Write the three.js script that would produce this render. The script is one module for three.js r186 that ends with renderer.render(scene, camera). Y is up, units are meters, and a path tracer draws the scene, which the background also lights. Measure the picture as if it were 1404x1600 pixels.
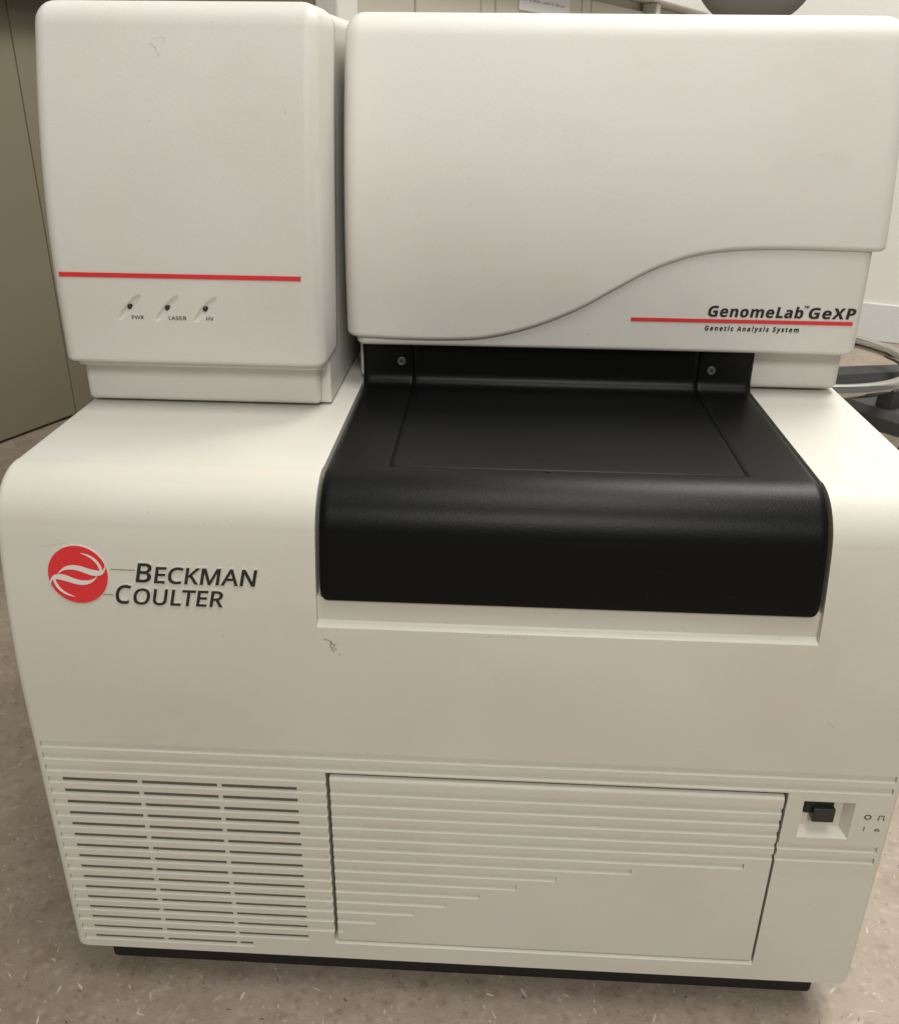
import * as THREE from 'three';
import { mergeGeometries, toCreasedNormals } from 'three/addons/utils/BufferGeometryUtils.js';
import { RoundedBoxGeometry } from 'three/addons/geometries/RoundedBoxGeometry.js';
import { ConvexGeometry } from 'three/addons/geometries/ConvexGeometry.js';
import { TextGeometry } from 'three/addons/geometries/TextGeometry.js';
import { FontLoader } from 'three/addons/loaders/FontLoader.js';
import { RectAreaLightUniformsLib } from 'three/addons/lights/RectAreaLightUniformsLib.js';
import { Brush, Evaluator, SUBTRACTION } from 'three-bvh-csg';

// ---------------------------------------------------------------- camera, light, exposure
const scene = new THREE.Scene();
const camera = new THREE.PerspectiveCamera(58.206, 898 / 1024, 0.05, 40);
camera.position.set(0.32539, 0.69432, 0.51995);
const basis = new THREE.Matrix4().makeBasis(
  new THREE.Vector3(0.99859890, 0.00990196, -0.05198087),
  new THREE.Vector3(-0.03105650, 0.90502518, -0.42422272),
  new THREE.Vector3(0.04284335, 0.42524272, 0.90406475));
camera.quaternion.setFromRotationMatrix(basis);
camera.focus = 0.8; camera.userData.fStop = 28;                          // a phone's small lens: only the far background softens
const renderer = new THREE.WebGLRenderer({ antialias: true });
renderer.toneMapping = THREE.LinearToneMapping;
renderer.toneMappingExposure = 0.99;
renderer.shadowMap.enabled = true;
scene.background = new THREE.Color().setRGB(0.22, 0.217, 0.206);      // the rest of the dimly reflecting room
RectAreaLightUniformsLib.init();
const LAMPS = [            // x, z, width (x), length (z), strength: ceiling fittings with opal diffusers
  [0.60, 0.42, 0.6, 1.2, 10],
  [0.95, -1.05, 0.6, 1.2, 12],
  [1.45, -1.45, 0.6, 1.2, 13.5],
  [0.65, 2.8, 0.6, 1.2, 33],
];
const CEILING = 2.55;

// ---------------------------------------------------------------- helpers
let seed = 7;
const rnd = () => { seed = (seed * 1664525 + 1013904223) >>> 0; return seed / 4294967296; };
const used = new Map();
function numbered(name) { const n = used.get(name) || 0; used.set(name, n + 1); return n ? `${name}_${String(n).padStart(3, '0')}` : name; }
function shade(o) { o.traverse((m) => { if (m.isMesh) { m.castShadow = true; m.receiveShadow = true; } }); return o; }
function thing(name, [x, y, z], label, category, group) {
  const o = new THREE.Group(); o.name = numbered(name); o.position.set(x, y, z); scene.add(o);
  o.userData = { label, category }; if (group) o.userData.group = group;
  return o;
}
function structure(o, name) { o.name = name; o.userData.kind = 'structure'; scene.add(o); return o; }
// a part whose geometry is given in world metres, put under its thing (whose world place is `at`)
function part(name, geo, mat, parent, at = [0, 0, 0]) {
  geo.translate(-at[0], -at[1], -at[2]);
  const m = new THREE.Mesh(geo, mat); m.name = name; m.castShadow = m.receiveShadow = true; parent.add(m); return m;
}
function boxUV(g0, keepNormals = true) {            // uv in metres, from the axis that each face looks along most
  const g = g0.index ? g0.toNonIndexed() : g0;
  const p = g.attributes.position, n = p.count, uv = new Float32Array(n * 2);
  const a = new THREE.Vector3(), b = new THREE.Vector3(), c = new THREE.Vector3();
  for (let i = 0; i < n; i += 3) {
    a.fromBufferAttribute(p, i); b.fromBufferAttribute(p, i + 1); c.fromBufferAttribute(p, i + 2);
    const N = b.clone().sub(a).cross(c.clone().sub(a)); const ax = Math.abs(N.x), ay = Math.abs(N.y), az = Math.abs(N.z);
    [a, b, c].forEach((v, k) => {
      const s = az >= ax && az >= ay * 0.6 ? [v.x, v.y] : ay >= ax ? [v.x, -v.z + 0.45] : [v.z, v.y];
      uv.set(s, (i + k) * 2);
    });
  }
  g.setAttribute('uv', new THREE.BufferAttribute(uv, 2));
  return g;
}
const bare = (g) => { const h = g.index ? g.toNonIndexed() : g.clone(); for (const k of Object.keys(h.attributes)) if (k !== 'position' && k !== 'normal') h.deleteAttribute(k); return h; };
function box(x0, x1, y0, y1, z0, z1) { return bare(new THREE.BoxGeometry(x1 - x0, y1 - y0, z1 - z0).translate((x0 + x1) / 2, (y0 + y1) / 2, (z0 + z1) / 2)); }
function rbox(x0, x1, y0, y1, z0, z1, r, s = 3) { return bare(new RoundedBoxGeometry(x1 - x0, y1 - y0, z1 - z0, s, r).translate((x0 + x1) / 2, (y0 + y1) / 2, (z0 + z1) / 2)); }
function corner(x, y, dir, q = 0.009) {                                  // cutter that rounds a lower corner of a panel
  const s = new THREE.Shape(); s.moveTo(-0.002, -0.002); s.lineTo(q, -0.002); s.lineTo(q, 0);
  for (let i = 1; i <= 10; i++) { const t = i / 10 * Math.PI / 2; s.lineTo(q - q * Math.sin(t), q - q * Math.cos(t)); }
  s.lineTo(-0.002, q); const e = bare(new THREE.ExtrudeGeometry(s, { depth: 0.09, bevelEnabled: false }));
  if (dir < 0) { e.rotateY(Math.PI); e.translate(0, 0, 0.09); }
  return e.translate(x, y, -0.07);
}
const evaluator = new Evaluator(); evaluator.attributes = ['position', 'normal']; evaluator.useGroups = false;
function carve(geo, cutters) {
  let A = new Brush(bare(geo).scale(1000, 1000, 1000));  A.updateMatrixWorld();
  for (const c of cutters) { const B = new Brush(bare(c).scale(1000, 1000, 1000)); B.updateMatrixWorld(); A = evaluator.evaluate(A, B, SUBTRACTION); }
  return A.geometry.scale(0.001, 0.001, 0.001);
}
// closed outline of (z, y) points, swept along x; the stations [x, inset] round its two ends over
function sweep(pts, stations, crease = 0.45, disp) {
  const n = pts.length; let area = 0;
  for (let i = 0; i < n; i++) { const [z0, y0] = pts[i], [z1, y1] = pts[(i + 1) % n]; area += z0 * y1 - z1 * y0; }
  const P = area > 0 ? pts : [...pts].reverse();                       // counter-clockwise in (z, y)
  const off = P.map((q, i) => {
    const a = P[(i + n - 1) % n], b = P[(i + 1) % n];
    const d = (u, v) => { const dz = v[0] - u[0], dy = v[1] - u[1], l = Math.hypot(dz, dy) || 1; return [dy / l, -dz / l]; };
    const n1 = d(a, q), n2 = d(q, b); let m = [n1[0] + n2[0], n1[1] + n2[1]]; const l = Math.hypot(...m) || 1; m = [m[0] / l, m[1] / l];
    const k = 1 / Math.max(0.5, m[0] * n1[0] + m[1] * n1[1]); const w = q[2] ?? 1, [wz, wy] = Array.isArray(w) ? w : [w, w]; return [m[0] * k * wz, m[1] * k * wy];
  });
  const pos = [], idx = [];
  for (const [x, e] of stations) P.forEach((q, i) => { const t = e + (disp ? disp(x, q) : 0); pos.push(x, q[1] - off[i][1] * t, q[0] - off[i][0] * t); });
  for (let s = 0; s + 1 < stations.length; s++) for (let i = 0; i < n; i++) {
    const a = s * n + i, b = s * n + (i + 1) % n, c = a + n, d = b + n; idx.push(a, c, b, b, c, d);
  }
  const capIdx = [];
  for (const s of [0, stations.length - 1]) {
    const ring = P.map((q, i) => new THREE.Vector2(pos[(s * n + i) * 3 + 2], pos[(s * n + i) * 3 + 1]));
    for (const [a, b, c] of THREE.ShapeUtils.triangulateShape(ring, [])) s ? capIdx.push(s * n + a, s * n + c, s * n + b) : capIdx.push(s * n + a, s * n + b, s * n + c);
  }
  const g = new THREE.BufferGeometry(); g.setAttribute('position', new THREE.Float32BufferAttribute(pos, 3)); g.setIndex(idx);
  g.scale(1000, 1000, 1000); const c = toCreasedNormals(g, crease); c.scale(0.001, 0.001, 0.001);
  const f = new THREE.BufferGeometry(); f.setAttribute('position', new THREE.Float32BufferAttribute(pos, 3)); f.setIndex(capIdx);
  const caps = f.toNonIndexed(); caps.scale(1000, 1000, 1000); caps.computeVertexNormals(); caps.scale(0.001, 0.001, 0.001);            // flat end faces
  return mergeGeometries([bare(c), bare(caps)]);
}
function stationsFor(x0, x1, r, steps = 5, extra = []) {
  const s = [];
  for (let i = 0; i <= steps; i++) { const a = (i / steps) * Math.PI / 2; s.push([x0 + r * (1 - Math.cos(a)), r * (1 - Math.sin(a))]); }
  const L = s.map(([x]) => x0 + x1 - x);
  const mid = [x0 + r + 0.002, ...extra, x1 - r - 0.002].map((x) => [x, 0]);
  return [...s, ...mid, ...s.map(([, e], i) => [L[i], e]).reverse()];
}
const arc = (cz, cy, r, a0, a1, n) => Array.from({ length: n + 1 }, (_, i) => { const a = a0 + (a1 - a0) * i / n; return [cz + r * Math.cos(a), cy + r * Math.sin(a)]; });
// stacked rounded rectangles whose front follows zf(y); levels give [height(x), inset]
function loft({ x0, x1, zf, zb, r, levels, nx = 40, dent }) {
  const K = []; const A = 8;
  for (let i = 0; i <= nx; i++) K.push(['f', i / nx]);
  for (let i = 1; i <= A; i++) K.push(['fr', i / A]);
  for (let i = 1; i <= 6; i++) K.push(['r', i / 6]);
  for (let i = 1; i <= 3; i++) K.push(['b', i / 3]);
  for (let i = 1; i <= 6; i++) K.push(['l', i / 6]);
  for (let i = 1; i < A; i++) K.push(['fl', i / A]);
  const n = K.length, pos = [], idx = [];
  for (const [hy, e] of levels) for (const [k, t] of K) {
    const rr = Math.max(r - e, 0.0012), X0 = x0 + e, X1 = x1 - e;
    let x, dz;                                                          // dz: behind the front line
    if (k === 'f') { x = X0 + rr + (X1 - X0 - 2 * rr) * t; dz = 0; }
    if (k === 'fr') { x = X1 - rr + rr * Math.sin(t * Math.PI / 2); dz = rr * (1 - Math.cos(t * Math.PI / 2)); }
    if (k === 'r') { x = X1; dz = null; }
    if (k === 'b') { x = X1 + (X0 - X1) * t; dz = -1; }
    if (k === 'l') { x = X0; dz = null; }
    if (k === 'fl') { x = X0 + rr - rr * Math.cos(t * Math.PI / 2); dz = rr * (1 - Math.sin(t * Math.PI / 2)); }
    const y = hy(x), F = zf(y) - e, B = zb(y) + e;
    let z = k === 'b' ? B : dz === null ? (k === 'r' ? F - rr + (B - F + rr) * t : B + (F - rr - B) * t) : F - dz;
    if (dent && k === 'f') z -= dent(x, y);
    pos.push(x, y, z);
  }
  for (let s = 0; s + 1 < levels.length; s++) for (let i = 0; i < n; i++) { const a = s * n + i, b = s * n + (i + 1) % n; idx.push(a, b, a + n, b, b + n, a + n); }
  const cap = (s, up) => {
    let cx = 0, cy = 0, cz = 0; for (let i = 0; i < n; i++) { cx += pos[(s * n + i) * 3] / n; cy += pos[(s * n + i) * 3 + 1] / n; cz += pos[(s * n + i) * 3 + 2] / n; }
    const c = pos.length / 3; pos.push(cx, cy, cz);
    for (let i = 0; i < n; i++) up ? idx.push(s * n + i, s * n + (i + 1) % n, c) : idx.push(s * n + (i + 1) % n, s * n + i, c);
  };
  cap(0, false); cap(levels.length - 1, true);
  const g = new THREE.BufferGeometry(); g.setAttribute('position', new THREE.Float32BufferAttribute(pos, 3)); g.setIndex(idx); g.computeVertexNormals();
  return g;
}
function levelsFor(yb, yt, rb, rt, ys = [], steps = 6) {                 // yb: function of x
  const L = [], q = Math.PI / 2;
  if (rb > 0) { L.push([yb, rb + 0.0035]); for (let i = 0; i <= steps; i++) { const a = q * i / steps; L.push([(x) => yb(x) + rb * (1 - Math.cos(a)), rb * (1 - Math.sin(a))]); } } else L.push([yb, 0]);
  for (const t of ys) L.push([(x) => { const a = yb(x) + rb, b = yt - rt; return a + (b - a) * t; }, 0]);
  for (let i = 0; i <= steps; i++) { const a = q * i / steps; L.push([() => yt - rt * (1 - Math.sin(a)), rt * (1 - Math.cos(a))]); }
  L.push([() => yt, rt + 0.003]);
  return L;
}
const frac = (n) => Array.from({ length: n }, (_, i) => (i + 0.02) / (n - 0.96 + 0)).filter((v) => v < 0.995);

// ---------------------------------------------------------------- textures and materials
function noiseTexture(size, cells, octaves, sd) {
  seed = sd; const data = new Float32Array(size * size);
  for (let o = 0; o < octaves; o++) {
    const c = cells << o, g = Array.from({ length: c * c }, rnd), w = 1 / (1 + o * 0.6);
    for (let y = 0; y < size; y++) for (let x = 0; x < size; x++) {
      const u = x / size * c, v = y / size * c, i = u | 0, j = v | 0, fx = u - i, fy = v - j, sx = fx * fx * (3 - 2 * fx), sy = fy * fy * (3 - 2 * fy);
      const G = (a, b) => g[(b % c) * c + (a % c)];
      data[y * size + x] += w * ((G(i, j) * (1 - sx) + G(i + 1, j) * sx) * (1 - sy) + (G(i, j + 1) * (1 - sx) + G(i + 1, j + 1) * sx) * sy);
    }
  }
  let lo = 1e9, hi = -1e9; for (const d of data) { lo = Math.min(lo, d); hi = Math.max(hi, d); }
  const out = new Uint8Array(size * size * 4);
  for (let i = 0; i < data.length; i++) { const v = 255 * (data[i] - lo) / (hi - lo); out.set([v, v, v, 255], i * 4); }
  const t = new THREE.DataTexture(out, size, size); t.wrapS = t.wrapT = THREE.RepeatWrapping; t.magFilter = THREE.LinearFilter; t.needsUpdate = true; return t;
}
const pebble = noiseTexture(512, 32, 2, 11);
function pebbleAt(metres) { const t = pebble.clone(); t.repeat.set(1 / metres, 1 / metres); t.needsUpdate = true; return t; }
// wear: a sheet of paint that is almost even, with faint yellowing, rubs and scratches where the photograph has them
function wearTexture(span, sd, amount, marks) {
  const S = 1400, cv = document.createElement('canvas'); cv.width = cv.height = S; const g = cv.getContext('2d');
  seed = sd; g.fillStyle = '#f6f6f6'; g.fillRect(0, 0, S, S);
  for (let i = 0; i < 420; i++) {
    const x = rnd() * S, y = rnd() * S, r = 30 + rnd() * 170, a = amount * (0.3 + rnd() * 0.7), d = rnd() < 0.5;
    const gr = g.createRadialGradient(x, y, 0, x, y, r); const c = d ? '214,204,184' : '255,255,255';
    gr.addColorStop(0, `rgba(${c},${a})`); gr.addColorStop(1, `rgba(${c},0)`); g.fillStyle = gr; g.fillRect(x - r, y - r, 2 * r, 2 * r);
  }
  for (let i = 0; i < 260; i++) { g.fillStyle = `rgba(120,108,90,${0.04 + rnd() * 0.10})`; const r = 0.6 + rnd() * 1.1; g.beginPath(); g.arc(rnd() * S, rnd() * S, r, 0, 7); g.fill(); }
  const K = S / span; marks(g, (x, y) => [x * K, S - y * K], K);
  const t = new THREE.CanvasTexture(cv); t.colorSpace = THREE.SRGBColorSpace; t.wrapS = t.wrapT = THREE.RepeatWrapping; t.magFilter = THREE.LinearFilter; t.repeat.set(1 / span, 1 / span); return t;
}
function stroke(g, at, pts, w, color) { g.strokeStyle = color; g.lineWidth = w; g.lineCap = 'round'; g.beginPath(); pts.forEach((p, i) => (i ? g.lineTo(...at(...p)) : g.moveTo(...at(...p)))); g.stroke(); }
const wearCabinet = wearTexture(0.7, 21, 0.07, (g, at) => {
  stroke(g, at, [[0.2165, 0.3505], [0.2205, 0.349], [0.2228, 0.3462]], 1.6, 'rgba(120,95,85,.55)');
  stroke(g, at, [[0.2212, 0.3485], [0.2208, 0.345], [0.2228, 0.341]], 2.2, 'rgba(120,95,85,.45)');
  stroke(g, at, [[0.2245, 0.3475], [0.2226, 0.3445], [0.2248, 0.342]], 1.2, 'rgba(110,90,80,.5)');
  stroke(g, at, [[0.226, 0.3395], [0.2275, 0.338]], 1.4, 'rgba(120,95,85,.35)');
  for (let i = 0; i < 14; i++) stroke(g, at, [[0.322 + i * 0.0026, 0.3572 - (i % 3) * 0.0006], [0.3232 + i * 0.0026, 0.3570 - (i % 2) * 0.0005]], 1.1, `rgba(110,90,75,${0.15 + 0.2 * (i % 4) / 3})`);
  stroke(g, at, [[0.03, 0.41], [0.045, 0.413]], 1.1, 'rgba(150,140,110,.25)');
  stroke(g, at, [[0.56, 0.30], [0.565, 0.296]], 1, 'rgba(110,95,80,.3)');
});
const wearModule = wearTexture(0.75, 33, 0.07, (g, at, K) => {
  stroke(g, at, [[0.0805, 0.7150], [0.0840, 0.7128], [0.0868, 0.7072]], 1.3, 'rgba(120,118,112,.28)');
  stroke(g, at, [[0.0822, 0.7178], [0.0880, 0.7190], [0.0911, 0.7184], [0.0890, 0.7150]], 1.0, 'rgba(140,138,130,.25)');
  const [x, y] = at(0.582, 0.642), r = 0.011 * K, gr = g.createRadialGradient(x, y, 0, x, y, r);
  gr.addColorStop(0, 'rgba(150,138,120,.07)'); gr.addColorStop(1, 'rgba(150,138,120,0)'); g.fillStyle = gr; g.fillRect(x - r, y - r, 2 * r, 2 * r);
  stroke(g, at, [[0.40, 0.507], [0.403, 0.507]], 1.0, 'rgba(120,118,112,.3)');
});
const wearTray = (() => {
  const S = 1400, span = 0.7, cv = document.createElement('canvas'); cv.width = cv.height = S; const g = cv.getContext('2d'), at = (x, y) => [x * S / span, S - y * S / span];
  seed = 77; g.fillStyle = 'rgb(11,12,12)'; g.fillRect(0, 0, S, S);
  for (let i = 0; i < 900; i++) { const v = 20 + rnd() * 22; g.fillStyle = `rgba(${v},${v},${v},${0.15 + rnd() * 0.4})`; g.beginPath(); g.arc(rnd() * S, rnd() * S, 0.5 + rnd() * 0.8, 0, 7); g.fill(); }
  for (let i = 0; i < 26; i++) stroke(g, at, [[0.310 + i * 0.0022, 0.4362 + (i % 4) * 0.0003], [0.3108 + i * 0.0022, 0.4366 + (i % 3) * 0.0003]], 1.2, `rgba(70,74,74,${0.2 + 0.4 * rnd()})`);
  stroke(g, at, [[0.352, 0.4335], [0.3545, 0.4352], [0.357, 0.436]], 1, 'rgba(60,62,62,.5)');
  for (let i = 0; i < 40; i++) { const x = 0.23 + rnd() * 0.3, y = 0.385 + rnd() * 0.24, a = rnd() * 6.3, l = 0.002 + rnd() * 0.008; stroke(g, at, [[x, y], [x + l * Math.cos(a), y + l * Math.sin(a)]], 0.8, `rgba(48,50,50,${0.15 + rnd() * 0.3})`); }
  const t = new THREE.CanvasTexture(cv); t.colorSpace = THREE.SRGBColorSpace; t.wrapS = t.wrapT = THREE.RepeatWrapping; t.magFilter = THREE.LinearFilter; t.repeat.set(1 / span, 1 / span); return t;
})();
const std = (o) => new THREE.MeshStandardMaterial(o);
const rgb = (r, g, b) => new THREE.Color().setRGB(r, g, b);
const M = {
  cabinet: std({ color: rgb(0.70, 0.682, 0.60), roughness: 0.5, map: wearCabinet, bumpMap: pebbleAt(0.045), bumpScale: 0.00004 }),
  shell: std({ color: rgb(0.71, 0.705, 0.645), roughness: 0.5, map: wearCabinet, bumpMap: pebbleAt(0.045), bumpScale: 0.00004 }),
  module: std({ color: rgb(0.735, 0.725, 0.675), roughness: 0.5, map: wearModule, bumpMap: pebbleAt(0.05), bumpScale: 0.000055 }),
  black: new THREE.MeshPhysicalMaterial({ color: 0xffffff, map: wearTray, roughness: 0.36, specularIntensity: 0.33, bumpMap: pebbleAt(0.019), bumpScale: 0.00006 }),
  plinth: std({ color: rgb(0.009, 0.008, 0.007), roughness: 0.7 }),
  slot: std({ color: rgb(0.12, 0.11, 0.084), roughness: 0.9 }),
  red: std({ color: rgb(0.70, 0.032, 0.036), roughness: 0.45 }),
  ink: std({ color: rgb(0.016, 0.013, 0.012), roughness: 0.6 }),
  faintInk: std({ color: rgb(0.38, 0.38, 0.38), roughness: 0.8 }),
  rule: std({ color: rgb(0.22, 0.21, 0.17), roughness: 0.7 }),
  greyInk: std({ color: rgb(0.10, 0.09, 0.07), roughness: 0.7 }),
  steel: std({ color: rgb(0.2, 0.2, 0.18), roughness: 0.4, metalness: 0.9 }),
  lens: std({ color: rgb(0.012, 0.016, 0.012), roughness: 0.2 }),
  lensDark: std({ color: rgb(0.02, 0.02, 0.018), roughness: 0.3 }),
  chrome: std({ color: rgb(0.60, 0.59, 0.57), roughness: 0.08, metalness: 1 }),
  stoolBlack: std({ color: rgb(0.035, 0.036, 0.037), roughness: 0.55 }),
  fabric: std({ color: rgb(0.21, 0.195, 0.17), roughness: 0.95, bumpMap: pebbleAt(0.03), bumpScale: 0.0004 }),
  wall: std({ color: rgb(0.74, 0.73, 0.69), roughness: 0.8, bumpMap: pebbleAt(0.12), bumpScale: 0.0003 }),
  base: std({ color: rgb(0.66, 0.67, 0.66), roughness: 0.5 }),
  beige: std({ color: rgb(0.52, 0.49, 0.40), roughness: 0.5 }),
  tan: std({ color: rgb(0.225, 0.203, 0.138), roughness: 0.55 }),
  counter: std({ color: rgb(0.06, 0.058, 0.05), roughness: 0.5 }),
  post: std({ color: rgb(0.72, 0.70, 0.65), roughness: 0.5 }),
  paper: std({ color: rgb(0.72, 0.73, 0.73), roughness: 0.8 }),
  cable: std({ color: rgb(0.20, 0.22, 0.62), roughness: 0.5 }),
};

// ---------------------------------------------------------------- ceiling lamps
LAMPS.forEach(([x, z, w, l, power], i) => {
  const t = thing('ceiling_light', [x, CEILING, z], ['ceiling light panel above the front right of the instrument', 'ceiling light panel straight above the instrument', 'ceiling light panel near the white wall', 'ceiling light panel above the photographer'][i], 'ceiling light');
  part('light_frame', mergeGeometries([box(-w / 2 - 0.03, w / 2 + 0.03, 0.0, 0.06, l / 2, l / 2 + 0.03), box(-w / 2 - 0.03, w / 2 + 0.03, 0.0, 0.06, -l / 2 - 0.03, -l / 2), box(-w / 2 - 0.03, -w / 2, 0, 0.06, -l / 2, l / 2), box(w / 2, w / 2 + 0.03, 0, 0.06, -l / 2, l / 2), box(-w / 2, w / 2, 0.045, 0.06, -l / 2, l / 2)]), M.post, t);
  part('diffuser', box(-w / 2, w / 2, 0.012, 0.018, -l / 2, l / 2), std({ color: rgb(0.8, 0.8, 0.78), emissive: rgb(1, 0.96, 0.88), emissiveIntensity: 1.0, roughness: 0.6 }), t);
  const a = new THREE.RectAreaLight(rgb(0.995, 0.97, 0.92), power, w, l); a.name = 'ceiling_lamp'; a.position.set(x, CEILING - 0.004, z); a.lookAt(x, 0, z); scene.add(a);
});

// ---------------------------------------------------------------- the setting: floor of vinyl tiles, white wall
const AZ = THREE.MathUtils.degToRad(24);
const D = new THREE.Vector3(Math.sin(AZ), 0, -Math.cos(AZ)), N = new THREE.Vector3(Math.cos(AZ), 0, Math.sin(AZ));
const tileMats = [0, 1, 2, 3].map((k) => {
  const S = 900, cv = document.createElement('canvas'); cv.width = cv.height = S; const g = cv.getContext('2d'); seed = 100 + k * 17;
  const tone = [0, 3, -3, 1][k]; g.fillStyle = `rgb(${154 + tone},${141 + tone},${126 + tone})`; g.fillRect(0, 0, S, S);
  for (let i = 0; i < 260; i++) { const x = rnd() * S, y = rnd() * S, r = 15 + rnd() * 70, d = rnd() < 0.5 ? '125,108,92' : '168,151,134', gr = g.createRadialGradient(x, y, 0, x, y, r); gr.addColorStop(0, `rgba(${d},.20)`); gr.addColorStop(1, `rgba(${d},0)`); g.fillStyle = gr; g.fillRect(x - r, y - r, 2 * r, 2 * r); }
  const dir = (k % 2) * Math.PI / 2 + 0.5;
  const fleck = (len, wid, color) => {
    const x = rnd() * S, y = rnd() * S, a = dir + (rnd() - 0.5) * 1.5, m = 4 + (rnd() * 3 | 0); g.fillStyle = color; g.beginPath();
    for (let i = 0; i < m * 2; i++) { const t = i / (m * 2) * 2 * Math.PI, q = 0.65 + rnd() * 0.5, px = Math.cos(t) * len * q, py = Math.sin(t) * wid * q; g.lineTo(x + px * Math.cos(a) - py * Math.sin(a), y + px * Math.sin(a) + py * Math.cos(a)); }
    g.fill();
  };
  for (let i = 0; i < 210; i++) fleck(3 + rnd() * 8, 1.2 + rnd() * 2.6, `rgba(${90 + rnd() * 25 | 0},${76 + rnd() * 20 | 0},${64 + rnd() * 15 | 0},${0.18 + rnd() * 0.32})`);
  for (let i = 0; i < 230; i++) fleck(3 + rnd() * 9, 1.2 + rnd() * 3.4, `rgba(${190 + rnd() * 40 | 0},${182 + rnd() * 40 | 0},${166 + rnd() * 40 | 0},${0.14 + rnd() * 0.36})`);
  for (let i = 0; i < 60; i++) fleck(4 + rnd() * 12, 1.4 + rnd() * 2.6, `rgba(228,218,204,${0.3 + rnd() * 0.4})`);
  for (let i = 0; i < 900; i++) { const x = rnd() * S, y = rnd() * S, r = 5 + rnd() * 13, d = rnd() < 0.5 ? '118,101,86' : '188,171,154', gr = g.createRadialGradient(x, y, 0, x, y, r); gr.addColorStop(0, `rgba(${d},.36)`); gr.addColorStop(1, `rgba(${d},0)`); g.fillStyle = gr; g.fillRect(x - r, y - r, 2 * r, 2 * r); }
  for (let i = 0; i < 26; i++) fleck(2 + rnd() * 6, 1.0 + rnd() * 1.6, `rgba(58,46,36,${0.5 + rnd() * 0.4})`);
  const t = new THREE.CanvasTexture(cv); t.colorSpace = THREE.SRGBColorSpace; t.magFilter = THREE.LinearFilter;
  return std({ map: t, roughness: 0.52, bumpMap: pebbleAt(0.2), bumpScale: 0.0003 });
});
{
  const f = new THREE.Group(); structure(f, 'floor'); f.rotation.y = -AZ;      // local -z runs along the walls' direction, local x across it
  const slab = new THREE.Mesh(new THREE.BoxGeometry(9, 0.1, 9).translate(0, -0.0535, 0), std({ color: rgb(0.24, 0.19, 0.15), roughness: 0.9 })); slab.name = 'floor_slab'; slab.receiveShadow = slab.castShadow = true; f.add(slab);
  const T = 0.3048, tg = new THREE.BoxGeometry(T - 0.0001, 0.003, T - 0.0001); 
  for (let i = -5; i <= 8; i++) for (let j = -11; j <= 3; j++) {
    seed = 1000 + i * 53 + j * 977; rnd(); rnd();
    const m = new THREE.Mesh(tg, tileMats[(rnd() * 4) | 0]); m.name = numbered('floor_tile'); m.position.set(-0.07 + i * T, -0.0015, 0.10 + j * T); m.rotation.y = ((rnd() * 4) | 0) * Math.PI / 2; m.receiveShadow = m.castShadow = true; f.add(m);
  }
}
const oriented = (name, p, label, category) => { const t = thing(name, [p.x, p.y, p.z], label, category); t.rotation.y = -AZ; return t; };   // local x = N, local -z = D
{
  const P = new THREE.Vector3(1.4276, 0, -2.268);
  const w = oriented('wall', P, 'plain white painted wall with a pale baseboard behind the stool', 'wall');
  part('wall_surface', boxUV(box(-3.2, 3.2, 0, 3.0, -0.12, 0)), M.wall, w);
  part('baseboard', boxUV(rbox(-3.2, 3.2, 0.0005, 0.111, 0.0005, 0.009, 0.003)), M.base, w);
}
// long run of dark tan cupboards at the left, its doors flush in one plane
{
  const A = new THREE.Vector3(-0.69122, 0, -1.21542);
  const t = oriented('storage_cabinet', A, 'dark tan cupboard with flush plain doors, left of the instrument', 'cabinet');
  part('carcass', boxUV(box(-0.5, -0.021, 0.0, 0.868, -1.40, 1.6)), M.tan, t);
  for (const [a, b] of [[-1.58, -1.05], [-1.048, -0.53], [-0.528, 0.204], [0.206, 0.69], [0.692, 1.18], [1.182, 1.39]])
    part('cabinet_door', boxUV(rbox(-0.0205, 0, 0.006, 0.852, -b, -a, 0.002)), M.tan, t);
  part('countertop', boxUV(rbox(-0.52, 0.11, 0.869, 0.905, -1.41, 1.62, 0.006)), M.counter, t);
}
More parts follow.
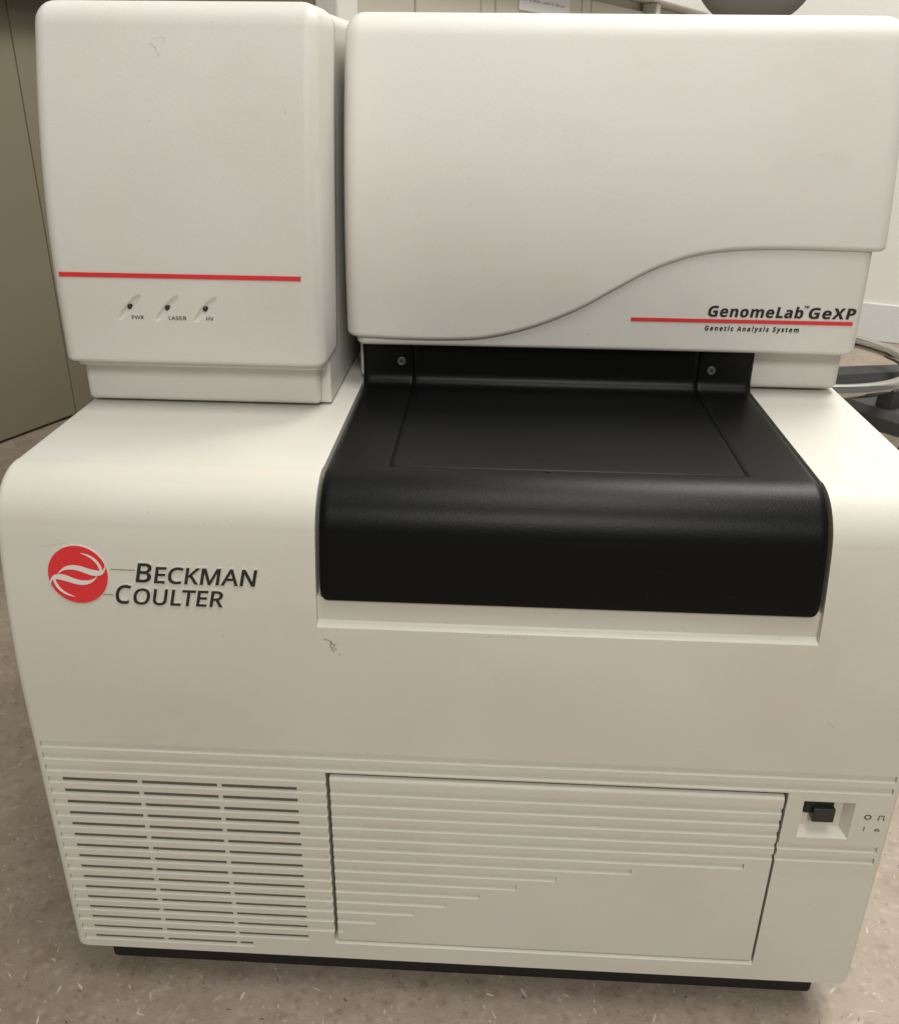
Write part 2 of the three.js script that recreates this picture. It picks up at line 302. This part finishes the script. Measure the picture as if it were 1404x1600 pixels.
// lower bench with pale doors behind the instrument
{
  const S0 = new THREE.Vector3(0.32539, 0, 0.51995).addScaledVector(N, -0.72);
  const t = oriented('laboratory_bench', S0, 'pale beige laboratory bench with doors and a paper label, behind the instrument', 'bench');
  part('carcass', boxUV(box(-0.30, -0.02, 0.0, 0.866, -2.94, -1.10)), M.beige, t);
  for (const [a, b] of [[1.150, 1.303], [1.309, 1.522], [1.526, 1.578], [1.584, 1.995], [2.001, 2.052], [2.058, 2.44]])
    part('bench_door', boxUV(rbox(-0.0195, 0, 0.03, 0.846, -b, -a, 0.002)), M.beige, t);
  for (const [a, b] of [[2.50, 2.70], [2.71, 2.925]]) { const d = part('drawer', boxUV(rbox(-0.0195, 0, 0.66, 0.846, -b, -a, 0.002)), M.beige, t); part('drawer', boxUV(rbox(-0.0195, 0, 0.44, 0.652, -b, -a, 0.002)), M.beige, t); }
  part('end_panel', boxUV(box(-0.30, -0.03, 0.0, 0.866, -1.0995, -1.085)), M.tan, t);
  part('corner_post', boxUV(rbox(-0.03, 0.004, 0, 0.866, -1.146, -1.098, 0.003)), M.post, t);
  part('corner_post', boxUV(rbox(-0.012, 0.022, 0, 0.866, -2.50, -2.462, 0.003)), M.post, t);
  part('bench_top', boxUV(rbox(-0.32, 0.035, 0.867, 0.9, -2.945, -1.07, 0.005)), M.post, t);
  const l = part('paper_label', box(0.0008, 0.0014, 0.806, 0.875 - 0.03, -1.925, -1.675), M.paper, t);
  const bits = []; seed = 5; for (let z = 1.70; z < 1.905;) { const w = 0.002 + rnd() * 0.003; bits.push(box(0.0016, 0.0019, 0.8212 + rnd() * 0.0015, 0.8235 + rnd() * 0.003, -Math.min(z + w, 1.91), -z)); z += w + (rnd() < 0.2 ? 0.008 : 0.0018); }
  part('label_print', mergeGeometries(bits), M.faintInk, l);
}
// blue cable along the floor by the wall
{
  const pts = [[1.20, -2.05], [1.33, -2.14], [1.387, -2.176], [1.44, -2.1456], [1.60, -2.10], [1.9, -1.95]].map(([x, z]) => new THREE.Vector3(x, 0.0045, z));
  const c = new THREE.Mesh(new THREE.TubeGeometry(new THREE.CatmullRomCurve3(pts), 60, 0.0045, 8), M.cable); c.name = 'floor_cable'; c.castShadow = c.receiveShadow = true;
  c.userData = { label: 'thin blue cable lying on the floor by the wall', category: 'cable' }; scene.add(c);
}
// drafting stool behind the right side of the instrument
{
  const C = [0.9754, 0, -1.4886];
  const t = thing('drafting_stool', C, 'black drafting stool with chrome foot ring and grey padded backrest', 'stool');
  const tube = (pts, r, seg = 60) => new THREE.TubeGeometry(new THREE.CatmullRomCurve3(pts.map((p) => new THREE.Vector3(...p))), seg, r, 12);
  part('foot_ring', new THREE.TorusGeometry(0.245, 0.0145, 20, 120).rotateX(Math.PI / 2).translate(0, 0.15, 0), M.chrome, t);
  part('column', mergeGeometries([new THREE.CylinderGeometry(0.028, 0.03, 0.30, 24).translate(0, 0.22, 0), new THREE.CylinderGeometry(0.016, 0.016, 0.34, 20).translate(0, 0.51, 0)]), M.stoolBlack, t);
  for (let i = 0; i < 5; i++) {
    const a = (-54 + i * 72) * Math.PI / 180;
    const leg = sweep([[-0.042, 0.062], [-0.042, 0.095], [-0.030, 0.112], [0.030, 0.112], [0.042, 0.095], [0.042, 0.062]], [[0.015, -0.002], [0.10, 0], [0.20, 0.002], [0.335, 0.006], [0.345, 0.012]], 0.6);
    const m = part('base_leg', leg.rotateY(a), M.stoolBlack, t);
    const w = [-0.012, 0.012].map((z) => new THREE.CylinderGeometry(0.026, 0.026, 0.016, 24).rotateX(Math.PI / 2).translate(0, 0.0265, z));
    part('caster', mergeGeometries([...w.map(bare), bare(new THREE.CylinderGeometry(0.009, 0.009, 0.045, 12).translate(0, 0.066, 0)), rbox(-0.024, 0.022, 0.036, 0.060, -0.0035, 0.0035, 0.002)]).translate(0.318, 0, 0).rotateY(a), M.stoolBlack, m);
    if (i !== 1) part('ring_bracket', rbox(0.226, 0.264, 0.10, 0.148, -0.016, 0.016, 0.004).rotateY(a), M.stoolBlack, m);
  }
  part('seat', boxUV(bare(new THREE.LatheGeometry([[0, 0.55], [0.10, 0.552], [0.142, 0.562], [0.157, 0.585], [0.153, 0.61], [0.135, 0.624], [0.1, 0.629], [0, 0.63]].map((p) => new THREE.Vector2(p[0], p[1] + 0.11)), 48))), M.fabric, t);
  const back = new THREE.SphereGeometry(1, 48, 32); const p = back.attributes.position;
  for (let i = 0; i < p.count; i++) { const sp = (v, e) => Math.sign(v) * Math.pow(Math.abs(v), e); p.setXYZ(i, 0.128 * sp(p.getX(i), 0.85), 0.17 * sp(p.getY(i), 0.72), 0.045 * sp(p.getZ(i), 0.8)); }
  back.computeVertexNormals(); back.rotateY(0.15).translate(-0.187, 0.962, 0.02);
  part('backrest', boxUV(bare(back)), M.fabric, t);
  part('back_support', tube([[0, 0.655, -0.02], [-0.12, 0.645, -0.03], [-0.2, 0.70, -0.05], [-0.2, 0.82, -0.045], [-0.19, 0.92, -0.02]], 0.011), M.stoolBlack, t);
}

// ---------------------------------------------------------------- the instrument
const O = [0.31, 0, -0.3];
const lab = thing('laboratory_instrument', O, 'large off white benchtop analysis instrument with black loading tray, standing on the tiled floor', 'lab instrument');
const P = (name, geo, mat, parent = lab) => part(name, geo, mat, parent, parent === lab ? O : O);
// part() under a part: parents keep their geometry in the instrument's axes, so every level uses the same origin
const zc = (y) => -0.75 * Math.max(0, y - 0.29) ** 2;                   // lower cabinet front
const zt = (y) => -0.154 - 1.0 * Math.max(0, y - 0.54) ** 2;            // tower front
const zu = (y) => -0.2235 - 1.15 * Math.max(0, y - 0.535) ** 2;         // upper cover
const zl = (y) => -0.2275 - 1.15 * Math.max(0, y - 0.535) ** 2;         // lower layer under it
const TOP = 0.4556;
const gy = (k) => 0.2525 - 0.01097 * k;                                 // groove centres
const frontLine = (d) => {                                               // cabinet front and its rounded top edge, d metres inside the surface
  const a = [[0, 0.044 + 0.0], [0, 0.15], [0, 0.285], [0, 0.29]]; for (let y = 0.30; y < 0.4235; y += 0.0111) a.push([zc(y), y]);
  const b = arc(-0.052, TOP - 0.039, 0.039, Math.PI * 0.0628, Math.PI / 2, 30);
  return [...a, ...b].map(([z, y], i, all) => { const p0 = all[Math.max(0, i - 1)], p1 = all[Math.min(all.length - 1, i + 1)], dz = p1[0] - p0[0], dy = p1[1] - p0[1], l = Math.hypot(dz, dy); return [z - d * dy / l, y + d * dz / l]; });
};
// front panel
{
  const f = frontLine(0); 
  const outline = [[-0.0532, 0.0445, [0, 1]], [-0.012, 0.0445], [0, 0.0445], [0, 0.056], ...f.slice(1), [-0.0532, TOP, [0, 1]], [-0.0532, 0.30, 0]];
  let g = sweep(outline, stationsFor(-0.0026, 0.6226, 0.005, 6, [0.012, 0.2, 0.4, 0.6]), 0.5);
  const groove = (x0, x1, k) => { const y = gy(k); return sweep([[0.004, y + 0.0027], [-0.0023, y + 0.0028], [-0.0023, y - 0.0023], [0.0, y - 0.0031], [0.004, y - 0.0030]], [[x0, 0], [x1, 0]], 0.3); };
  const grooves = [groove(0.0035, 0.6168, 0), groove(0.0035, 0.6168, 1), groove(0.0035, 0.217, 2)];
  for (let k = 3; k <= 16; k++) grooves.push(groove(0.0038, k < 17 ? 0.2175 : 0.2, k));
  grooves.push(groove(0.0045, 0.1915, 17), groove(0.0055, 0.1455, 18));
  for (const k of [6, 7]) grooves.push(groove(0.5400, 0.6165, k));
  const slits = [], spans = [];
  for (let k = 3; k <= 18; k++) for (const [a, b] of [[0.0136, 0.0704], [0.0738, 0.1304], [0.1337, 0.1900]]) {
    const end = k === 18 ? Math.min(b, 0.1440) : b; if (end <= a) continue;
    const y = gy(k); spans.push([a, end, y]); slits.push(box(a, end, y - 0.0022, y + 0.0026, -0.012, -0.001));
  }
  const doorHole = box(0.2121, 0.5449, 0.0628, 0.2370, -0.045, 0.02);
  const sill = sweep([[0.004, 0.0610], [0.0, 0.0610], [-0.0018, 0.0629], [-0.0018, 0.0640], [0.004, 0.0640]], [[0.2125, 0], [0.5445, 0]], 0.3);
  const inner = frontLine(0.014).filter(([, y]) => y > 0.385);
  const notch = sweep([[0.05, 0.3580], [-0.0025, 0.3580], [-0.0045, 0.3597], [-0.0085, 0.3606], [-0.0096, 0.3618], [-0.0098, 0.3792], [-0.0178, 0.3794], ...inner, [-0.07, TOP - 0.014], [-0.07, 0.6], [0.05, 0.6]], [[0.2120, 0], [0.5450, 0]], 0.5);
  const recess = new ConvexGeometry([[0.5563, 0.1950, 0.0015], [0.5942, 0.1950, 0.0015], [0.5942, 0.2303, 0.0015], [0.5563, 0.2303, 0.0015], [0.5590, 0.2016, -0.0075], [0.5880, 0.2016, -0.0075], [0.5880, 0.2298, -0.0075], [0.5590, 0.2298, -0.0075]].map((p) => new THREE.Vector3(...p)));
  g = carve(g, [corner(-0.0026, 0.0445, 1), corner(0.6226, 0.0445, -1), mergeGeometries(grooves.map(bare)), mergeGeometries(slits), doorHole, sill, notch, recess]);
  const panel = P('front_panel', boxUV(g), M.cabinet);
  for (const [a, b, y] of spans) P(numbered('vent_slot'), box(a - 0.0004, b + 0.0004, y - 0.0025, y + 0.0029, -0.0060, -0.0026), M.slot, panel);
  // power switch in its recess
  const sw = P('power_switch', mergeGeometries([rbox(0.5594, 0.5801, 0.2160, 0.2297, -0.0074, -0.0036, 0.0008)]), M.ink);
  P('rocker', mergeGeometries([rbox(0.5648, 0.5804, 0.2112, 0.2235, -0.007, 0.0006, 0.0012)]), M.lensDark, sw);
}
// service door with its own grooves
{
  const y0 = 0.0652, y1 = 0.2328;
  const outline = [[-0.016, y0], [-0.0008, y0], [0, y0 + 0.0008], [0, y0 + 0.003], [0, 0.15], [0, y1 - 0.0060], ...arc(-0.0036, y1 - 0.0036, 0.0036, 0, Math.PI / 2, 8), [-0.0040, y1 - 0.0002], [-0.0046, y1 - 0.008], [-0.016, y1 - 0.009]];
  let g = sweep(outline, stationsFor(0.2149, 0.5431, 0.0007, 3), 0.5);
  const ends = [0.5234, 0.441, 0.3852, 0.3554, 0.327, 0.3011, 0.2759, 0.2457, 0.2196], cut = [];
  for (let k = 3; k <= 16; k++) {
    const y = gy(k), x1 = k < 8 ? 0.56 : ends[k - 8];
    cut.push(sweep([[0.004, y + 0.0027], [-0.0023, y + 0.0028], [-0.0023, y - 0.0023], [0.0, y - 0.0031], [0.004, y - 0.0030]], [[0.2, 0], [x1, 0]], 0.3));
  }
  g = carve(g, [mergeGeometries(cut.map(bare))]);
  P('service_door', boxUV(g), M.cabinet);
}
// top and sides behind the front panel
{
  const b = sweep([[-0.62, 0.046], [-0.0537, 0.046, [0, 1]], [-0.0537, TOP - 0.0004, [0, 1]], [-0.0600, TOP - 0.0004], [-0.62, TOP - 0.0004]], stationsFor(-0.0026, 0.6226, 0.005, 6, [0.2, 0.4]), 0.5);
  const c = carve(b, [box(0.2122, 0.5448, TOP - 0.014, 0.5, -0.2495, 0)]);
  P('cabinet_shell', boxUV(c), M.shell);
  P('plinth', rbox(0.014, 0.606, 0.006, 0.048, -0.58, -0.02, 0.004), M.plinth);
  for (const [x, z] of [[0.05, -0.08], [0.57, -0.08], [0.05, -0.53], [0.57, -0.53]]) P('levelling_foot', new THREE.CylinderGeometry(0.02, 0.022, 0.0064, 24).translate(x, 0.0031, z), M.plinth);
}
// black loading tray: front, rounded edge, top and upstand in one moulding
{
  const T = 0.0012, ft = TOP + T, zw = -0.2400;
  const fr = frontLine(-T).filter(([, y]) => y > 0.384);
  const line = [[-0.014, 0.3788, 0], [fr[0][0] - 0.0004, 0.3788], [fr[0][0] - 0.0001, 0.3792], ...fr];
  for (const z of [-0.0535, -0.0545, -0.0552, -0.0556, -0.0560, -0.0564, -0.0571, -0.058, -0.075, -0.12, -0.17, -0.2145, -0.226]) if (z < line[line.length - 1][0] - 0.0005) line.push([z, ft]);
  line.push(...arc(zw + 0.011, ft + 0.011, 0.011, -Math.PI / 2, -Math.PI, 10), [zw, ft + 0.02], [zw, 0.4930], [zw - 0.0085, 0.4930, 0], [zw - 0.0085, TOP - 0.010, 0], [-0.06, TOP - 0.010, 0]);
  line.push(...frontLine(0.010).filter(([, y]) => y > 0.384).map(([z, y]) => [z, y, 0]).reverse());
  const GX = [0.2575, 0.4965], ex = [];
  for (const x of GX) ex.push(x - 0.004, x - 0.0013, x - 0.0008, x - 0.0004, x, x + 0.0004, x + 0.0008, x + 0.0013, x + 0.004);
  for (let x = 0.28; x < 0.49; x += 0.03) ex.push(x); ex.sort((a, b) => a - b);
  const notchDepth = (d) => 0.0010 * Math.max(0, 1 - Math.abs(d) / 0.0012);
  const disp = (x, [z, y]) => {
    if (y < ft - 0.0002 || z < zw - 0.002) return 0;                     // top and upstand only
    const side = z < -0.0548 ? Math.max(notchDepth(x - GX[0]), notchDepth(x - GX[1])) : 0;
    const front = x > GX[0] - 0.0006 && x < GX[1] + 0.0006 && y < ft + 0.0005 ? notchDepth(z + 0.0560) : 0;
    return Math.max(side, front);
  };
  const st = stationsFor(0.2140, 0.5430, 0.005, 6, [0.232, ...ex, 0.52]);
  const g = carve(sweep(line, st, 0.6, disp), [corner(0.2140, 0.3788, 1, 0.007), corner(0.5430, 0.3788, -1, 0.007)]);
  const tray = P('loading_tray', boxUV(g), M.black);
  P('hole', new THREE.CylinderGeometry(0.0011, 0.0011, 0.0006, 14).translate(0.3642, ft + 0.0004, -0.0530), M.lensDark, tray);
  for (const [x, y] of [[0.2473, 0.4776], [0.5077, 0.4758]]) {
    const s = P('screw', mergeGeometries([bare(new THREE.TorusGeometry(0.0031, 0.0006, 8, 28)), bare(new THREE.CylinderGeometry(0.0031, 0.0031, 0.0009, 24).rotateX(Math.PI / 2))]).translate(x, y, zw + 0.0006), M.steel, tray);
    P('cross_slot', mergeGeometries([box(-0.0019, 0.0019, -0.00035, 0.00035, 0, 0.0002), box(-0.00035, 0.00035, -0.0019, 0.0019, 0, 0.00025)]).rotateZ(0.6).translate(x, y, zw + 0.00108), M.ink, tray);
  }
}
// tower on the left
{
  const LED = [[0.0524, 0.5384], [0.0807, 0.5380], [0.1095, 0.5377]];
  const dent = (x, y) => {
    let d = 0;
    for (const [cx, cy] of LED) {
      const dx = x - cx, dy = y - cy + 0.0002, u = (dx * 0.70 + dy * 0.714), v = (-dx * 0.714 + dy * 0.70) + 0.016 * u * u / 0.013 * 0.9; const q = 1 - (u / 0.0132) ** 2 - (v / 0.0023) ** 2;
      if (q > 0) d = Math.max(d, 0.0021 * Math.sqrt(q));
    }
    return d;
  };
  const yb = () => 0.4950, ys = [];
  const a = 0.4950 + 0.0035, b = 0.7428 - 0.014;
  for (let y = a + 0.003; y < 0.5265; y += 0.012) ys.push((y - a) / (b - a));
  for (let y = 0.5272; y < 0.551; y += 0.0006) ys.push((y - a) / (b - a));
  for (let y = 0.555; y < b - 0.006; y += 0.008) ys.push((y - a) / (b - a)); ys.push((b - 0.002 - a) / (b - a));
  const g = loft({ x0: -0.0042, x1: 0.1975, zf: zt, zb: (y) => -0.2093 - 0.2 * (y - 0.4708), r: 0.0095, levels: levelsFor(yb, 0.7428, 0.0035, 0.014, ys), nx: 330, dent });
  const cover = P('tower_cover', boxUV(g), M.module);
  P('tower_body', boxUV(loft({ x0: 0.0035, x1: 0.1958, zf: (y) => Math.min(-0.185, zt(y) - 0.02), zb: () => -0.60, r: 0.002, levels: levelsFor(() => TOP + 0.0015, 0.7405, 0.001, 0.010, [0.05, 0.5, 0.95]) })), M.module);
  P('tower_foot', boxUV(loft({ x0: -0.0003, x1: 0.1885, zf: () => -0.1768, zb: () => -0.23, r: 0.005, levels: levelsFor(() => TOP + 0.0022, 0.4945, 0.004, 0.0015, [0.1, 0.9]) })), M.module);
  P('cover_lip', boxUV(loft({ x0: 0.0000, x1: 0.1940, zf: () => -0.1640, zb: () => -0.22, r: 0.006, levels: levelsFor(() => 0.4898, 0.4990, 0.002, 0.001, [0.3, 0.6]) })), M.module);
  P('red_stripe', bendTo(zt, boxFine(0.0029, 0.1829, 0.5600, 0.5632), 0.0004), M.red, cover);
  for (const [x, y] of LED) P(numbered('indicator_lamp'), mergeGeometries([bare(new THREE.CylinderGeometry(0.00235, 0.00235, 0.006, 24).rotateX(Math.PI / 2)), bare(new THREE.SphereGeometry(0.0019, 16, 10).translate(0, 0, 0.0028))]).translate(x, y, zt(y) - 0.0048), M.lens, cover);
}
// main module on the right
{
  P('module_foot', boxUV(loft({ x0: 0.2100, x1: 0.6180, zf: () => -0.2502, zb: () => -0.60, r: 0.007, levels: levelsFor(() => TOP + 0.0022, 0.4955, 0.006, 0.001, [0.1, 0.9]) })), M.module);
  const ysN = Array.from({ length: 30 }, (_, i) => (i + 0.1) / 30);
  P('lower_cover', boxUV(loft({ x0: 0.2104, x1: 0.6195, zf: zl, zb: () => -0.60, r: 0.010, nx: 60, levels: levelsFor(() => 0.4940, 0.735, 0.0035, 0.010, ysN) })), M.module);
  const C = [[0.19, 0.5015], [0.2036, 0.5015], [0.2135, 0.5008], [0.2453, 0.4996], [0.2876, 0.4997], [0.3191, 0.5022], [0.3553, 0.5115], [0.3906, 0.5263], [0.4198, 0.5433], [0.4486, 0.5595], [0.4774, 0.5701], [0.5065, 0.5751], [0.5358, 0.5768], [0.5651, 0.5772], [0.5945, 0.5768], [0.6255, 0.5764], [0.64, 0.5764]];
  const slope = C.map((p, i) => { const a = C[Math.max(0, i - 1)], b = C[Math.min(C.length - 1, i + 1)]; return (b[1] - a[1]) / (b[0] - a[0]); });
  const sc = (x) => {
    let i = 0; while (i < C.length - 2 && x > C[i + 1][0]) i++;
    const [xa, ya] = C[i], [xb, ybb] = C[i + 1], h = xb - xa, t = Math.min(1, Math.max(0, (x - xa) / h)), t2 = t * t, t3 = t2 * t;
    return (2 * t3 - 3 * t2 + 1) * ya + (t3 - 2 * t2 + t) * h * slope[i] + (-2 * t3 + 3 * t2) * ybb + (t3 - t2) * h * slope[i + 1];
  };
  P('upper_cover', boxUV(loft({ x0: 0.2030, x1: 0.6285, zf: zu, zb: () => -0.60, r: 0.012, nx: 130, levels: levelsFor(sc, 0.7415, 0.0042, 0.016, [0.012, ...ysN.slice(1), 0.985], 8) })), M.module);
}

// ---------------------------------------------------------------- lettering and marks
function boxFine(x0, x1, y0, y1) { return bare(new THREE.BoxGeometry(x1 - x0, y1 - y0, 0.0004, 24, 4, 1).translate((x0 + x1) / 2, (y0 + y1) / 2, 0)); }
function bendTo(zf, g, lift) { const p = g.attributes.position; for (let i = 0; i < p.count; i++) p.setZ(i, p.getZ(i) + zf(p.getY(i)) + lift); g.computeVertexNormals(); return g; }
const loader = new FontLoader();
const bold = await loader.loadAsync('fonts/droid/droid_sans_bold.typeface.json');
const regular = await loader.loadAsync('fonts/droid/droid_sans_regular.typeface.json');
// text fitted to x0..x1 on base line y with capital height h, leaning by shear
function lettering(str, font, x0, x1, y, h, shear, depth, spacing = 0, grow = 0) {
  const gs = []; let pen = 0; const size = 100;
  for (const ch of str) {
    if (ch !== ' ') gs.push(new TextGeometry(ch, { font, size, depth: 1, curveSegments: 5, bevelEnabled: grow > 0, bevelSize: grow, bevelThickness: 0.1, bevelSegments: 1 }).translate(pen, 0, 0));
    pen += font.data.glyphs[ch].ha * size / font.data.resolution + spacing * size;
  }
  const g = mergeGeometries(gs, false); g.computeBoundingBox(); const b0 = g.boundingBox;
  const H = new TextGeometry('H', { font, size, depth: 1 }); H.computeBoundingBox(); const cap = H.boundingBox.max.y;
  const sy = h / cap, m = new THREE.Matrix4().set(1, shear * 1, 0, 0, 0, 1, 0, 0, 0, 0, 1, 0, 0, 0, 0, 1);
  g.scale(1, sy, depth); const p = g.attributes.position;
  const wide = b0.max.x - b0.min.x, sx = (x1 - x0 - shear * h) / wide;
  for (let i = 0; i < p.count; i++) p.setX(i, (p.getX(i) - b0.min.x) * sx + x0 + 0);
  g.applyMatrix4(m); g.translate(0, y, 0); return bare(g);
}
{
  const fit = (zf, g, lift) => bendTo(zf, g, lift);
  // black letters stand a little proud of the panel
  const name1 = (d, gr) => mergeGeometries([lettering('B', regular, 0.0907, 0.1032, 0.3880, 0.01285, 0.2, d, 0, gr), lettering('ECKMAN', regular, 0.1031, 0.1735, 0.3877, 0.0110, 0.2, d, 0, gr)]);
  const name2 = (d, gr) => mergeGeometries([lettering('C', regular, 0.0752, 0.0874, 0.3722, 0.0128, 0.18, d, 0, gr), lettering('OULTER', regular, 0.0873, 0.1509, 0.3720, 0.0110, 0.2, d, 0, gr)]);
  const border = (g) => boxUV(bendTo(zc, g, 0.0001).translate(0.0001, 0.0004, 0));
  P('raised_border', border(name1(0.0006, 6.5)), M.cabinet); P('raised_border', border(name2(0.0006, 6.5)), M.cabinet);
  P(numbered('lettering'), fit(zc, name1(0.0009, 2.2), 0.0001), M.ink);
  P(numbered('lettering'), fit(zc, name2(0.0009, 2.2), 0.0001), M.ink);
  P(numbered('rule_line'), fit(zc, box(0.0738, 0.0906, 0.3956, 0.3960, 0, 0.0004), 0), M.rule);
  P(numbered('rule_line'), fit(zc, box(0.0664, 0.0746, 0.3775, 0.3779, 0, 0.0004), 0), M.rule);
  const R = 0.0202, cx = 0.05155, cy = 0.3913, sl = -1.5 * (cy - 0.29);       // emblem
  const lay = (g, lift) => { g.rotateX(Math.atan(sl)); g.translate(cx, cy, zc(cy) + lift); return g; };
  const disc = new THREE.Shape(); disc.absarc(0, 0, R, 0, 2 * Math.PI);
  const raised = new THREE.Shape(); raised.absarc(0, 0, R + 0.0006, 0, 2 * Math.PI);
  P('emblem_rim', boxUV(lay(bare(new THREE.ExtrudeGeometry(raised, { depth: 0.0004, bevelEnabled: true, bevelSize: 0.0003, bevelThickness: 0.0003, curveSegments: 64 })), -0.0003)), M.cabinet);
  const emblem = P('emblem', lay(bare(new THREE.ExtrudeGeometry(disc, { depth: 0.0007, bevelEnabled: true, bevelSize: 0.0002, bevelThickness: 0.0003, bevelSegments: 3, curveSegments: 64 })), -0.0002), M.red);
  for (const flip of [1, -1]) {
    const q = (x, y) => [flip * (x - 488) / 356 * R, -flip * (y - 526) / 345 * R];
    const s = new THREE.Shape(); const C = (...a) => { const o = []; for (let i = 0; i < 6; i += 2) o.push(...q(a[i], a[i + 1])); s.bezierCurveTo(...o); };
    s.moveTo(...q(235, 545)); C(275, 470, 340, 410, 440, 408); C(560, 408, 640, 466, 762, 468); C(748, 395, 690, 300, 540, 260); C(690, 262, 785, 370, 789, 462);
    C(818, 440, 829, 405, 825, 368); C(848, 440, 805, 500, 768, 518); C(700, 545, 640, 520, 560, 492); C(480, 462, 420, 452, 345, 468); C(300, 480, 265, 505, 235, 545);
    P('white_swoosh', lay(bare(new THREE.ExtrudeGeometry(s, { depth: 0.0004, bevelEnabled: false, curveSegments: 14 })), 0.0007), M.post, emblem);
  }
  // red rule and the name on the module
  P(numbered('red_stripe'), bendTo(zl, boxFine(0.4351, 0.6114, 0.5190, 0.5219), 0.0004), M.red);
  P(numbered('lettering'), fit(zl, mergeGeometries([lettering('GenomeLab', bold, 0.4957, 0.5718, 0.5240, 0.0085, 0.10, 0.0003, 0.03, 1.4), lettering('GeXP', bold, 0.5752, 0.6128, 0.5240, 0.0085, 0.10, 0.0003, 0.06, 1.4)]), 0.0001), M.ink);
  P(numbered('lettering'), fit(zl, lettering('TM', bold, 0.5710, 0.5752, 0.5322, 0.0019, 0.15, 0.0003), 0.0001), M.ink);
  P(numbered('lettering'), fit(zl, lettering('Genetic Analysis System', bold, 0.4948, 0.5704, 0.5126, 0.0038, 0.12, 0.0003, 0.24, 1.6), 0.0001), M.ink);
  for (const [s, x0, x1] of [['PWR', 0.0534, 0.0627], ['LASER', 0.0816, 0.0950], ['HV', 0.1101, 0.1156]])
    P(numbered('lettering'), fit(zt, lettering(s, regular, x0, x1, 0.5294, 0.0027, 0, 0.0002), 0.0001), M.ink);
  // switch symbols
  P('switch_symbol', new THREE.TorusGeometry(0.0019, 0.00055, 6, 28).scale(1.1, 1, 0.4).translate(0.6037, 0.2178, 0), M.greyInk);
  P('switch_symbol', mergeGeometries([box(0.6112, 0.6118, 0.2158, 0.2196, 0, 0.0003), box(0.6146, 0.6152, 0.2158, 0.2196, 0, 0.0003), box(0.6112, 0.6152, 0.2193, 0.2198, 0, 0.0004), box(0.6106, 0.6119, 0.2157, 0.2162, 0, 0.00035), box(0.6145, 0.6158, 0.2157, 0.2162, 0, 0.00035)]), M.greyInk);
  P('switch_symbol', box(0.60265, 0.60325, 0.2050, 0.2088, 0, 0.0003), M.greyInk);
  P('switch_symbol', mergeGeometries([box(0.6104, 0.6142, 0.2052, 0.2057, 0, 0.0003), bare(new THREE.TorusGeometry(0.0014, 0.00035, 6, 18, Math.PI).translate(0.6123, 0.2058, 0.0001))]), M.greyInk);
}

shade(scene);
renderer.render(scene, camera);
